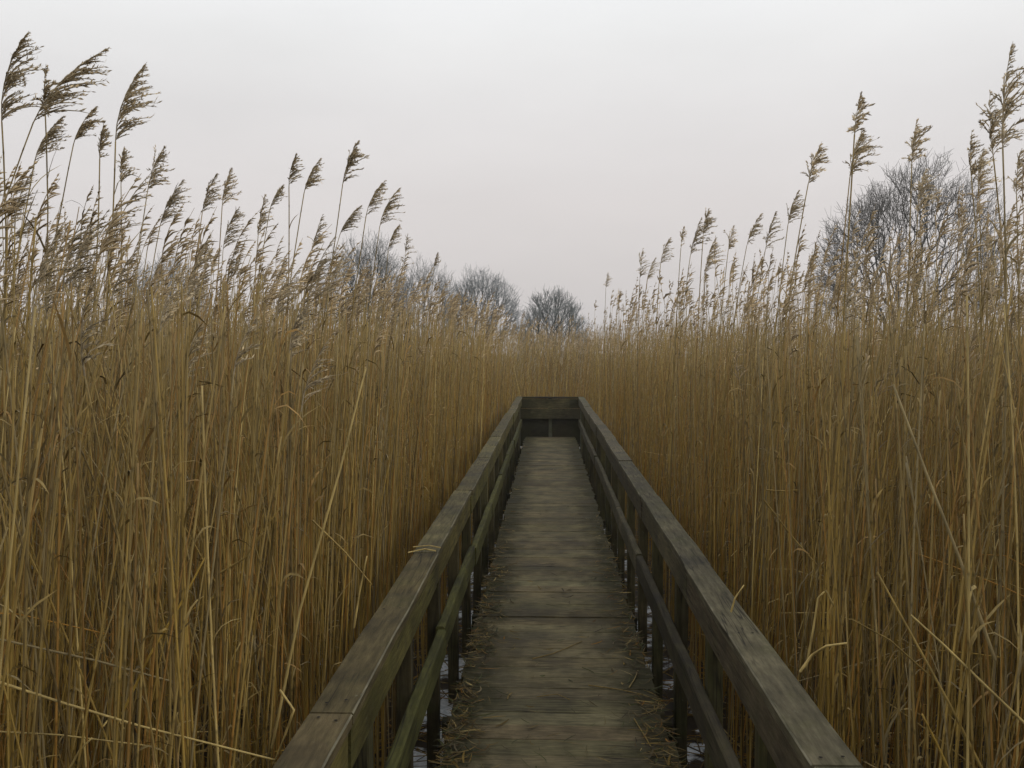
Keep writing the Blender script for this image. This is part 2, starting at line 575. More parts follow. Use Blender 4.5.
def make_params(x, y):
    n = len(x)
    left = x < 0
    mix_ = rng.uniform(0, 1, n)
    top = np.where(mix_ < 0.70, rng.normal(1.72, 0.16, n), np.where(mix_ < 0.92, rng.normal(1.98, 0.13, n), rng.normal(2.28, 0.13, n)))
    top = top + np.where(left, 0.04, 0.0) + 0.16 * np.clip((np.hypot(x, y) - 9) / 9, 0, 1)
    # the crest of the bed, as tall as it was surveyed
    px = VX + (x + 0.08 * (x < 0) - CAM[0]) / np.maximum(y, 0.3) * F
    crest = np.interp(px, [-100, 0, 100, 200, 300, 400, 500, 550, 600, 700, 800, 900, 1000, 1100], [125, 140, 195, 222, 236, 266, 302, 322, 296, 255, 226, 205, 165, 140])
    dd = np.hypot(x * 0.5, y)
    lim = CAM[2] + (HY - crest) / F * dd - 0.14 - np.abs(rng.normal(0, 0.14, n))
    body = np.interp(px, [-100, 0, 100, 200, 300, 400, 450, 500, 550, 600, 700, 850, 1000, 1100], [285, 282, 282, 272, 284, 292, 300, 318, 330, 322, 314, 306, 304, 300])
    lim2 = CAM[2] + (HY - body) / F * dd + 0.05 - np.abs(rng.normal(0, 0.10, n))
    crown = rng.uniform(0, 1, n) < np.where(y < 9, np.where(np.abs(px - 505) > 380, 0.30, 0.21), 0.28)
    near = (y > 0.6) & (y < 22)
    top = np.where(near, np.where(crown, np.minimum(np.maximum(top, rng.uniform(1.8, 2.5, n)), lim), np.minimum(top, lim2)), top)
    headed = np.where(near, crown & (rng.uniform(0, 1, n) < 0.72), rng.uniform(0, 1, n) < 0.6)
    short = rng.uniform(0, 1, n) < 0.14
    top = np.where(short, rng.uniform(0.3, 1.5, n), top)
    H = np.clip(top, 0.2, 2.85) - ZW
    edge = np.clip((np.abs(x) - 0.8) / 1.0, 0, 1) * (y < YEND) + (y >= YEND)
    lx = np.where(left, rng.normal(0.14, 0.17, n) * (0.45 + 0.55 * edge), rng.normal(0.05, 0.16, n))
    lx = np.where((~left) & (x < 1.1) & (y < YEND), np.maximum(lx, -0.1), lx)
    ly = rng.normal(0, 0.17, n)
    # a share of tilted, half fallen stems (never over the walk)
    tilt = (rng.uniform(0, 1, n) < 0.17)
    ta = rng.uniform(0, 2 * math.pi, n)
    tl = rng.uniform(0.3, 0.9, n)
    sx_ = np.sign(x)
    lx = np.where(tilt, sx_ * np.abs(np.cos(ta)) * tl, lx)
    ly = np.where(tilt, np.sin(ta) * tl, ly)
    return H, np.stack([lx, ly], 1), top, short | tilt, headed


WIND = nrm(np.array([[1.0, 0.25, 0.05]]))


def in_view(x, y, z=None, margin=60):
    px = VX + (x - CAM[0]) / np.maximum(y, 0.05) * F
    return (y > 1.2) & (px > -margin) & (px < 1024 + margin)


xs, ys = [], []
for area, dens in (((-5.2, 5.2, -2.2, 7.5), 165), ((-9.5, 9.5, 7.5, 16), 80), ((-18, 18, 16, 40), 24), ((-14, -5.2, -2, 7.5), 22), ((5.2, 14, -2, 7.5), 22), ((-18, -9.5, 7.5, 16), 20), ((9.5, 18, 7.5, 16), 20)):
    a, b2 = scatter(area, dens, bed_ok)
    xs.append(a)
    ys.append(b2)
X, Y = np.concatenate(xs), np.concatenate(ys)
# keep the space right around the camera clear
keep = ~((np.abs(Y) < 1.35) & (np.abs(X) < 1.3)) & ~((np.hypot(X, Y) < 2.15) & (Y > 0.6))
X, Y = X[keep], Y[keep]
H, LEAN, TOP, ODD, HEAD = make_params(X, Y)
BASE = np.stack([X, Y, np.full(len(X), ZW - 0.08)], 1)
H = H + 0.08

# reeds modelled one by one: those standing nearest the camera in view
vis = in_view(X, Y)
lat = np.abs(X) - 0.577 * Y
score = np.hypot(X, Y * 0.85) + np.where(TOP < 1.2, 1.5, 0)
score = np.where(vis & (Y < 8), score, 99)
NSINGLE = 232
single = np.argsort(score)[:NSINGLE]
is_single = np.zeros(len(X), bool)
is_single[single] = True


def build_reed(name, P, col, kcol, plume=None, leaves=2, rad=0.0042, label=None, group=None, wind=WIND, cat='reed', smin=0.30):
    """one reed: stem with nodes, blades, seed head"""
    loc = P[0].copy()
    root = empty(name, loc)
    tag(root, label, cat, group)
    # resample and insert nodes
    K0 = len(P)
    seg = np.linalg.norm(np.diff(P, axis=0), axis=1)
    L = np.concatenate([[0], np.cumsum(seg)])
    nn = max(3, int(L[-1] / 0.19))
    pos = np.cumsum(rng.uniform(0.75, 1.25, nn))
    pos = pos / pos[-1] * L[-1] * 0.97
    ss, rr, cc = [0.0], [1.0], [1.0]
    for p in pos:
        ss += [p - 0.008, p, p + 0.008]
        rr += [1.0, 1.16, 1.0]
        cc += [0.95, 0.55, 1.1]
    ss.append(L[-1])
    rr.append(1.0)
    cc.append(1.0)
    ss, rr, cc = np.array(ss), np.array(rr), np.array(cc)
    Q = np.stack([np.interp(ss, L, P[:, a]) for a in range(3)], 1)
    f = ss / L[-1]
    rad_ = rad * rr * (1.0 - 0.48 * f)
    topc = np.array(GREY) * 0.95
    c = (col[None, :] * (1 - 0.55 * f[:, None] ** 2) + topc * (0.55 * f[:, None] ** 2)) * cc[:, None]
    mb = MB()
    mb.tubes(Q[None], rad_[None], c[None], 5)
    mb.build('stem', M_STEM, root, loc)
    if leaves:
        lb = MB()
        n = leaves
        s = rng.uniform(smin, 0.97, n) * L[-1]
        p0 = np.stack([np.interp(s, L, P[:, a]) for a in range(3)], 1)
        up = nrm(np.stack([np.interp(s + 0.05, L, P[:, a]) for a in range(3)], 1) - p0 + np.array([0, 0, 1e-3]))
        out = nrm(np.concatenate([rng.normal(0, 0.7, (n, 2)), np.zeros((n, 1))], 1) + wind * 0.8)
        lc = np.clip((col * 0.55 + GREY * 0.4) * rng.uniform(0.6, 1.1, (n, 1)), 0, 0.7)
        blade_geo(lb, p0, up, out, rng.uniform(0.08, 0.24, n), rng.uniform(0.005, 0.010, n), lc, 5, rng.uniform(-0.1, 1.6, n))
        lb.build('leaves', M_LEAF, root, loc)
    if plume:
        pb = MB()
        plume_geo(pb, **plume)
        pb.build('plume', M_PLUME, root, loc)
    return root


KN = ['golden', 'tan', 'orange', 'pale', 'greyish', 'dark brown']
kcol, scol = stem_cols(len(X))
POSN = [('left', 'left'), ('right', 'right')]
for i in single:
    sidew = 'left' if X[i] < 0 else 'right'
    P = stem_pts(BASE[i:i + 1], H[i:i + 1], LEAN[i:i + 1], 9)[0]
    pl = None
    if HEAD[i] and TOP[i] > 1.5 and not ODD[i]:
        ax = nrm(P[-1] - P[-3])
        pl = dict(base=P[-1:], axis=ax[None], L=np.array([rng.uniform(0.14, 0.26)]), wind=WIND, nb=24, K=4, spik=8, swept=0.75 if sidew == 'left' else 0.4, col=PLUME * rng.uniform(0.8, 1.2))
    state = 'leaning' if ODD[i] and TOP[i] > 1.5 else ('short broken' if TOP[i] < 1.5 else 'upright')
    build_reed('reed', P, scol[i], kcol[i], pl, int(rng.integers(1, 4)), rng.uniform(0.0026, 0.0044),
               f'{state} {KN[kcol[i]]} reed stem among the front rows {sidew} of the boardwalk', f'{state} {KN[kcol[i]]} reeds in the front rows {sidew} of the boardwalk')

# --- the tall seed heads that stand out against the sky, one by one
# tip px, tip py, base px of the head, base py of the head, sweep, fullness, foot offset in m, label
HEROES = [
    (29, 31, -8, 118, 0.95, 1.25, -0.55, 'tall reed cut by the left frame edge, its plume highest and blown flat'),
    (109, 48, 33, 122, 1.0, 1.5, -0.6, 'tall reed with the longest dark windswept plume, second head in from the left edge'),
    (147, 62, 112, 140, 0.95, 1.1, -0.5, 'tall reed with layered windswept plume standing free right of the longest dark head'),
    (46, 64, 36, 108, 0.2, 0.6, -0.4, 'reed with a narrow upright plume just behind the longest dark head'),
    (64, 116, 34, 162, 0.95, 1.2, -0.55, 'reed with a bushy grey plume hanging under the longest dark head'),
    (97, 106, 71, 144, 0.8, 1.1, -0.1, 'reed with a tufted plume between the two tallest windswept heads at left'),
    (104, 122, 98, 158, 0.3, 0.7, -0.45, 'reed with slim plume beside the leaning stem of the layered windswept head'),
    (124, 147, 121, 186, 0.25, 1.2, -0.02, 'reed on a straight stem with a compact drooping plume below the layered windswept head'),
    (165, 146, 152, 192, 0.55, 1.0, -0.25, 'reed with pointed dark plume, first one right of the compact drooping head'),
    (184, 179, 160, 226, 0.7, 1.4, -0.25, 'reed with a broad shaggy plume right of the pointed dark head'),
    (217, 173, 202, 212, 0.55, 1.0, -0.2, 'reed with a curved plume, left one of a pair of equal height'),
    (232, 167, 221, 206, 0.5, 0.9, -0.2, 'reed with a slender plume, right one of a pair of equal height'),
    (240, 206, 222, 250, 0.8, 1.3, -0.2, 'reed with a low broad plume under the pair of equal height'),
    (266, 194, 258, 236, 0.3, 0.8, -0.2, 'reed with a thin pale plume left of two twin stems'),
    (284, 184, 270, 212, 0.8, 1.0, -0.2, 'reed with a small hooked plume left of the twin stems'),
    (297, 153, 288, 186, 0.7, 0.9, -0.25, 'taller reed of the twin stems, with a short forked plume'),
    (321, 158, 303, 192, 0.75, 1.1, -0.25, 'reed with ragged plume and drooping leaf, right one of the twin stems'),
    (323, 214, 311, 256, 0.3, 0.8, -0.15, 'reed with a faded brownish plume below the lone straight tall head'),
    (359, 140, 343, 184, 0.6, 1.1, -0.45, 'lone tall reed with a dense dark plume on a long bare slanting stem'),
    (386, 180, 366, 216, 0.95, 1.0, -0.3, 'reed with a fanned plume just right of the lone dark head'),
    (401, 187, 379, 226, 0.95, 1.0, -0.3, 'reed with a combed windblown plume, outermost tall head of the left bed'),
    (362, 205, 340, 234, 0.9, 1.4, -0.3, 'reed with a bushy light plume close under the lone dark head'),
    (400, 224, 388, 250, 0.9, 1.1, -0.2, 'reed with a short brown plume below the combed windblown head'),
    (408, 233, 404, 268, 0.2, 0.6, -0.1, 'reed with narrow upright tip in front of the grey bare trees'),
    (438, 252, 434, 267, 0.5, 0.9, -0.1, 'small reed head standing alone above the bare trees nearest the walk'),
    (42, 214, 10, 244, 1.0, 1.4, -0.5, 'reed with a heavy plume blown level, low at the left frame edge'),
    (24, 178, 4, 226, 0.85, 1.3, -0.5, 'reed with a reddish grey plume at the left frame edge'),
    (608, 272, 606, 288, 0.15, 0.8, 0.0, 'first small reed head right of the dark round bush'),
    (643, 248, 640, 280, 0.15, 0.7, -0.05, 'reed with a thin dark spear of a plume right of the dark round bush'),
    (656, 257, 647, 280, 0.6, 1.0, -0.05, 'reed with a small combed plume next to the thin dark spear'),
    (671, 237, 660, 264, 0.75, 1.0, -0.05, 'reed with a comb shaped plume in the low part of the right bed'),
    (684, 226, 681, 248, 0.2, 0.7, -0.05, 'reed with a dark pointed plume left of the thick cluster'),
    (702, 217, 690, 256, 0.4, 1.0, -0.05, 'reed with a pinkish feathered plume in the thick cluster'),
    (709, 208, 703, 236, 0.4, 1.2, 0.0, 'reed with the tallest plume of the thick cluster, pointed and dark'),
    (716, 238, 706, 274, 0.7, 1.5, 0.0, 'reed with a dense shaggy plume low in the thick cluster'),
    (734, 225, 728, 250, 0.3, 0.8, -0.05, 'reed with a small dark plume right of the thick cluster'),
    (762, 213, 747, 246, 0.7, 1.0, -0.1, 'reed with an arched plume midway along the right bed'),
    (776, 211, 765, 250, 0.25, 0.9, -0.1, 'reed with a straight slender plume behind the arched one'),
    (799, 190, 786, 226, 0.5, 1.1, -0.1, 'reed with a tilted plume and trailing leaves left of the tall dark head'),
    (822, 141, 808, 184, 0.35, 0.9, -0.1, 'tall reed with a lean dark plume left of the big bare tree'),
    (861, 93, 855, 134, 0.3, 0.8, -0.05, 'tall reed with narrow plume rising above the big bare tree'),
    (864, 128, 852, 176, 0.55, 1.6, -0.05, 'reed with a wide hanging plume just under the narrow one above the tree'),
    (917, 119, 911, 164, 0.3, 0.9, 0.0, 'reed with a pale nodding plume in front of the crown of the big bare tree'),
    (926, 168, 916, 214, 0.4, 1.5, 0.0, 'reed with a bulky straw coloured plume over the trunk of the big bare tree'),
    (972, 130, 974, 176, 0.4, 0.8, 0.05, 'reed with a dark hooked tip left of the tallest right plume'),
    (990, 90, 994, 158, 0.25, 0.9, 0.1, 'slim tall reed touching the tallest right plume on its left'),
    (1013, 41, 1000, 150, 0.45, 1.0, -0.05, 'tallest reed of the right bed with a very long ragged plume'),
    (984, 148, 976, 190, 0.6, 1.3, 0.0, 'reed with curled drooping plume below the dark hooked tip'),
    (1022, 148, 1016, 196, 0.5, 1.1, 0.05, 'reed with a dark plume cut by the right frame edge'),
]
for (tx, ty, bx, by, sw, full, foot, lab) in HEROES:
    d_ = 0.92 * F / (HY - ty)
    if abs(tx - VX) / F * d_ < 0.80:
        d_ = 0.82 * F / abs(tx - VX)
    d_ *= rng.uniform(0.97, 1.04)
    tip, pb_ = at(tx, ty, d_), at(bx, by, d_)
    pb_[1] += rng.normal(0, 0.02)
    chord = tip - pb_
    Lp = np.linalg.norm(chord)
    # the axis droops with the wind: start steeper so that the tip lands right
    bend = (WIND[0] - np.array([0, 0, 0.35])) * 0.35 * sw
    ax = chord / Lp - bend
    Lx = Lp * np.linalg.norm(ax)
    bend_k = Lp / Lx
    ax = ax / np.linalg.norm(ax)
    base = np.array([pb_[0] + foot - 0.06, pb_[1] + rng.normal(0, 0.08), ZW - 0.08])
    if abs(base[0]) < 0.85:
        base[0] = 0.85 * np.sign(base[0])
    ctrl = pb_ - ax * 1.25
    if abs(ctrl[0]) < 0.72:
        ctrl[0] = 0.72 * np.sign(ctrl[0])
    t = np.linspace(0, 1, 14)[:, None]
    P = (1 - t) ** 2 * base + 2 * t * (1 - t) * ctrl + t ** 2 * pb_
    k_, c_ = stem_cols(1)
    c_ = c_[0] * 0.5 + GREY * 0.4
    nb = int(np.clip(50 * (0.6 + 0.5 * full), 36, 82))
    near = Lp * F / d_ > 40
    build_reed('tall_reed', P, c_, k_[0],
               dict(base=pb_[None], axis=ax[None], L=np.array([Lx]), wind=WIND, nb=nb, K=5, spik=20 if near else 11, swept=sw * bend_k, width=0.70 + 0.46 * full, col=PLUME * rng.uniform(0.75, 1.05) * (1.25 if tx < VX else 1.4), fat=1.15 if near else 1.4),
               int(rng.integers(3, 7)), rng.uniform(0.0040, 0.0050), lab, 'tall plumed reeds standing against the sky', smin=0.62)

# --- broken and bent stems that show in front of the beds
# polyline in px with depth, width m, colour, name, label
BROKEN = [
    ([(272, 748, 2.35), (300, 610, 2.35), (340, 470, 2.4), (366, 368, 2.5)], 0.0040, PALE * 0.72, 'long pale straw reed slanting across the left bed to the handrail'),
    ([(-20, 676, 2.0), (60, 702, 2.03), (140, 726, 2.06), (275, 760, 2.12)], 0.0034, PALE * 0.8, 'long fallen reed lying nearly level across the lower left corner'),
    ([(-15, 731, 2.1), (60, 735, 2.1), (150, 746, 2.15)], 0.0024, PALE * 0.75, 'thin fallen straw below the long fallen reed in the lower left corner'),
    ([(122, 714, 2.3), (150, 655, 2.3), (180, 605, 2.32), (207, 554, 2.35)], 0.0036, STRAW * 1.3, 'short yellow reed slanting upward above the lower left corner'),
    ([(218, 574, 2.5), (245, 558, 2.5), (262, 532, 2.5), (280, 508, 2.5)], 0.0030, TAN, 'crooked straw with a kink in the left bed'),
    ([(70, 768, 2.0), (80, 750, 2.0), (92, 738, 2.0)], 0.003, PALE * 0.8, 'short pale stub at the lower left frame edge'),
    ([(280, 690, 2.25), (294, 710, 2.22), (284, 738, 2.25), (272, 768, 2.28)], 0.0034, PALE * 0.8, 'sharply folded straw beside the near end of the left handrail'),
    ([(354, 628, 2.75), (360, 590, 2.75), (367, 556, 2.75)], 0.0034, PALE * 0.75, 'pale upright straw touching the outside of the left handrail'),
    ([(312, 520, 2.8), (345, 552, 2.8), (372, 585, 2.8)], 0.003, TAN * 1.1, 'tan straw slanting down toward the left handrail'),
    ([(1040, 738, 2.05), (990, 690, 2.05), (945, 646, 2.08), (911, 615, 2.1)], 0.0036, PALE * 0.85, 'bright straight straw slanting down to the right frame edge'),
    ([(985, 775, 2.15), (950, 705, 2.15), (910, 632, 2.2), (877, 572, 2.25)], 0.0036, TAN * 1.15, 'tan reed slanting across the lower right bed beside the bright straw'),
    ([(995, 660, 2.1), (960, 560, 2.1), (925, 470, 2.12), (893, 384, 2.15)], 0.0040, GREY * 1.25, 'long grey reed leaning inward at the right frame edge'),
    ([(930, 676, 2.3), (890, 640, 2.3), (851, 619, 2.3)], 0.0026, TAN * 0.85, 'thin brown straw crossing behind the tan slanting reed'),
    ([(800, 672, 2.55), (812, 655, 2.55), (826, 646, 2.5), (848, 643, 2.5)], 0.0042, PALE * 1.05, 'whitish curled leaf stub beside the right handrail'),
    ([(806, 668, 2.6), (813, 630, 2.6), (818, 598, 2.6), (826, 590, 2.6), (834, 606, 2.6)], 0.0034, PALE * 0.8, 'hooked pale straw standing above the whitish curled stub'),
    ([(731, 612, 3.3), (735, 598, 3.3), (744, 585, 3.3)], 0.0036, PALE * 0.95, 'short bent straw poking up over the right handrail'),
    ([(766, 490, 4.0), (782, 491, 4.0), (798, 490, 4.0)], 0.0036, TAN * 1.2, 'short level straw caught in the right bed'),
    ([(764, 500, 3.6), (795, 540, 3.6), (818, 566, 3.55)], 0.0036, TAN * 1.1, 'straight straw sloping down to the right above the right handrail'),
    ([(948, 768, 2.0), (936, 742, 2.0), (922, 714, 2.0)], 0.003, STRAW * 1.1, 'short straw stub at the bottom of the right bed'),
]
for pts, r_, c_, lab in BROKEN:
    Q = np.array([at(*p) for p in pts])
    K = 4 * (len(Q) - 1) + 1
    t = np.linspace(0, len(Q) - 1, K)
    Q = np.stack([np.interp(t, np.arange(len(Q)), Q[:, a]) for a in range(3)], 1)
    cc = np.array(c_)[None, :] * rng.uniform(0.8, 1.15, (K, 1))
    cc[::3] *= 0.75
    mb = MB()
    mb.tubes(Q[None], np.linspace(r_, r_ * 0.65, K)[None], cc[None], 5)
    o = mb.build('broken_reed', M_STEM, None, Q[0])
    tag(o, lab, 'broken reed', 'broken reed stems in front of the beds')

# --- the rest of the bed
bed = MB()
dist = np.hypot(X - CAM[0], Y)


def bed_part(mask, K, sides, leaf_n, nb, Kp, thick):
    idx = np.where(mask & ~is_single)[0]
    n = len(idx)
    if n == 0:
        return
    P = stem_pts(BASE[idx], H[idx], LEAN[idx], K)
    s = np.linspace(0, 1, K)
    r = rng.uniform(0.0026, 0.0046, (n, 1)) * thick * (1 - 0.55 * s)
    f = 0.55 * s[None, :, None] ** 2
    c = scol[idx][:, None, :] * (1 - f) + GREY * 0.95 * f
    c = c * rng.uniform(0.85, 1.15, (n, K, 1))
    bed.tubes(P, r, c, sides)
    for rep in range(leaf_n):
        m = rng.uniform(0, 1, n) < np.where(HEAD[idx], 0.95, 0.65)
        k = np.where(m)[0]
        sp = np.where(HEAD[idx][k], rng.uniform(0.6, 0.97, len(k)), rng.uniform(0.25, 0.95, len(k)))
        a = np.clip((sp * (K - 1)).astype(int), 0, K - 2)
        fr = (sp * (K - 1) - a)[:, None]
        p0 = P[k, a] * (1 - fr) + P[k, a + 1] * fr
        up = nrm(P[k, a + 1] - P[k, a])
        out = nrm(np.concatenate([rng.normal(0, 0.7, (len(k), 2)), np.zeros((len(k), 1))], 1) + WIND * 0.7)
        lc = np.clip((scol[idx][k] * 0.55 + GREY * 0.4) * rng.uniform(0.6, 1.1, (len(k), 1)), 0, 0.7)
        blade_geo(bed, p0, up, out, rng.uniform(0.07, 0.27, len(k)), rng.uniform(0.005, 0.009, len(k)) * thick, lc, 4, rng.uniform(0.2, 1.7, len(k)))
    pm = (TOP[idx] > 1.5) & ~ODD[idx] & (HEAD[idx] | (rng.uniform(0, 1, n) < 0.05))
    k = np.where(pm)[0]
    plume_geo(bed, P[k, -1], nrm(P[k, -1] - P[k, -2]), rng.uniform(0.15, 0.30, len(k)), np.repeat(WIND, len(k), 0), nb, K=Kp,
              swept=np.where(P[k, -1, 0] < 0, rng.uniform(0.4, 1.0, len(k)), rng.uniform(0.2, 0.7, len(k))),
              col=PLUME * rng.uniform(0.85, 1.55, (len(k), 1)) * np.array([1.08, 1.0, 0.88]), fat=1.4 * thick, width=0.85)


bed_part((dist < 7.5) & (Y > 0.5), 9, 4, 2, 18, 4, 1.0)
bed_part((dist >= 7.5) & (dist < 16) & (Y > 0.5), 6, 3, 1, 14, 3, 1.15)
bed_part((dist >= 16) & (Y > 0.5), 5, 3, 1, 10, 3, 1.5)
bed_part(Y <= 0.5, 5, 3, 1, 8, 3, 1.1)
# fallen and broken straw caught between the standing stems
n = 5200
bx = rng.uniform(-5, 5, n)
by = rng.uniform(0.8, 12, n)
ok = bed_ok(bx, by) & (np.abs(bx) > 1.05) & ~((by < 1.9) & (np.abs(bx) < 1.5))
bx, by = bx[ok], by[ok]
n = len(bx)
az = rng.uniform(0, 2 * math.pi, n)
el = rng.normal(0.45, 0.55, n)
ln = rng.uniform(0.12, 0.9, n)
ln = np.minimum(ln, (np.abs(bx) - 0.72) * 1.6)
p0 = np.stack([bx, by, ZW + rng.beta(1.3, 2.2, n) * 1.7], 1)
dv = np.stack([np.cos(az) * np.cos(el), np.sin(az) * np.cos(el), np.sin(el)], 1)
t = np.linspace(-0.5, 0.5, 4)
P = p0[:, None, :] + dv[:, None, :] * (ln[:, None] * t)[..., None]
P[:, :, 2] -= (rng.uniform(-0.05, 0.22, n) * ln)[:, None] * (t ** 2)[None] * 4
c = KINDS[rng.choice(6, n, p=[0.3, 0.3, 0.1, 0.09, 0.13, 0.08])] * rng.uniform(0.8, 1.15, (n, 1))
bed.tubes(P, rng.uniform(0.0014, 0.003, (n, 1)) * np.ones((1, 4)), c[:, None, :] * np.ones((1, 4, 1)), 3)
n = 6500
tx = rng.choice([-1, 1], n) * rng.uniform(0.30, 1.9, n)
ty = rng.uniform(1.0, 19.5, n)
az = rng.uniform(0, 2 * math.pi, n)
ln = rng.uniform(0.12, 0.5, n)
t = np.linspace(-0.5, 0.5, 3)
P = np.zeros((n, 3, 3))
P[:, :, 0] = tx[:, None] + np.cos(az)[:, None] * ln[:, None] * t
P[:, :, 1] = ty[:, None] + np.sin(az)[:, None] * ln[:, None] * t
P[:, :, 2] = ZW + rng.uniform(0.004, 0.07, n)[:, None] + rng.normal(0, 0.05, n)[:, None] * t
c = KINDS[rng.choice(6, n, p=[0.15, 0.25, 0.1, 0.02, 0.18, 0.30])] * rng.uniform(0.5, 0.9, (n, 1))
bed.tubes(P, rng.uniform(0.002, 0.0042, (n, 1)) * np.ones((1, 3)), c[:, None, :] * np.ones((1, 3, 1)), 3)
tag(bed.build('reed_bed', M_STEM), 'dense bed of dry golden brown reeds closing in on both sides of the boardwalk', 'reed bed', kind='stuff')

# ------------------------------------------------------------------ straw on the deck
lit = MB()
n = 3800
sd = rng.choice([-1, 1], n, p=[0.62, 0.38])
lx = sd * (0.50 - np.abs(rng.normal(0, 0.085, n)))
mid = rng.uniform(0, 1, n) < 0.10
lx = np.where(mid, rng.uniform(-0.42, 0.42, n), lx)
ly = np.where(rng.uniform(0, 1, n) < 0.6, rng.uniform(2.0, 9.0, n), rng.uniform(-1, YEND - 0.3, n))
# clumps
cl = rng.uniform(2.2, 10, 26)
k = rng.integers(0, 26, n)
ly = np.where(rng.uniform(0, 1, n) < 0.5, cl[k] + rng.normal(0, 0.14, n), ly)
az = rng.uniform(0, 2 * math.pi, n)
ln = rng.uniform(0.025, 0.13, n)
t = np.linspace(-0.5, 0.5, 4)
curl = rng.normal(0, 0.25, n)
dx, dy = np.cos(az), np.sin(az)
P = np.zeros((n, 4, 3))
P[:, :, 0] = lx[:, None] + dx[:, None] * ln[:, None] * t - dy[:, None] * (curl * ln)[:, None] * (t ** 2)
P[:, :, 1] = ly[:, None] + dy[:, None] * ln[:, None] * t + dx[:, None] * (curl * ln)[:, None] * (t ** 2)
P[:, :, 0] = np.clip(P[:, :, 0], -0.535, 0.535)
P[:, :, 2] = rng.uniform(0.005, 0.018, n)[:, None] + np.abs(t)[None] * rng.uniform(-0.004, 0.02, (n, 1))
c = KINDS[rng.choice(6, n, p=[0.2, 0.3, 0.1, 0.08, 0.17, 0.15])] * rng.uniform(0.32, 0.75, (n, 1))
c[rng.uniform(0, 1, n) < 0.3] = np.array([0.06, 0.065, 0.016])
c[rng.uniform(0, 1, n) < 0.4] *= 0.5
wl = np.where(rng.uniform(0, 1, (n, 1)) < 0.2, rng.uniform(0.006, 0.010, (n, 1)), rng.uniform(0.002, 0.005, (n, 1)))
lit.ribbons(P, wl * np.array([[0.6, 1, 1, 0.4]]), nrm(np.stack([-dy, dx, rng.normal(0, 0.3, n)], 1)), c[:, None, :] * np.ones((1, 4, 1)))
tag(lit.build('straw_litter', M_LEAF), 'scraps of dry reed and moss gathered along both edges of the deck', 'litter', kind='stuff')

for pts, r_, c_, lab in (
        ([(-0.13, 5.15), (-0.02, 5.24), (0.07, 5.36), (0.15, 5.47)], 0.0035, TAN * 0.8, 'thin broken reed lying slantwise in the middle of the deck'),
        ([(0.16, 4.75), (0.30, 4.70), (0.42, 4.63), (0.52, 4.50)], 0.0032, TAN * 0.9, 'broken reed lying across the right edge of the deck'),
        ([(0.36, 4.72), (0.40, 4.85), (0.43, 4.98)], 0.003, PALE * 0.7, 'short pale straw pointing along the right edge of the deck'),
        ([(0.35, 4.32), (0.38, 4.12), (0.41, 3.90)], 0.0034, TAN * 0.9, 'bare reed piece lying lengthwise near the right low rail'),
        ([(-0.10, 4.58), (0.0, 4.62), (0.06, 4.55)], 0.0025, TAN * 0.8, 'tiny bent straw lying nearest the middle of the near planks')):
    Q = np.array([(a, b2, 0.009) for a, b2 in pts])
    mb = MB()
    mb.tubes(Q[None], np.linspace(r_, r_ * 0.7, len(Q))[None], np.array(c_)[None, None, :] * rng.uniform(0.8, 1.15, (1, len(Q), 1)), 5)
    tag(mb.build('fallen_reed', M_STEM, None, Q[0]), lab, 'fallen reed', 'loose reeds lying on the deck')
for pts, r_, lab in (
        ([(-0.675, 4.22), (-0.61, 4.30), (-0.555, 4.26)], 0.0032, 'pale straw lying across the left handrail at its joint'),
        ([(-0.67, 4.34), (-0.60, 4.38), (-0.54, 4.33)], 0.0026, 'thinner straw lying just beyond the one at the left handrail joint')):
    Q = np.array([(a, b2, 0.790) for a, b2 in pts])
    mb = MB()
    mb.tubes(Q[None], np.full((1, len(Q)), r_), PALE * 0.8, 5)
    tag(mb.build('fallen_reed', M_STEM, None, Q[0]), lab, 'fallen reed', 'straws lying on the left handrail')


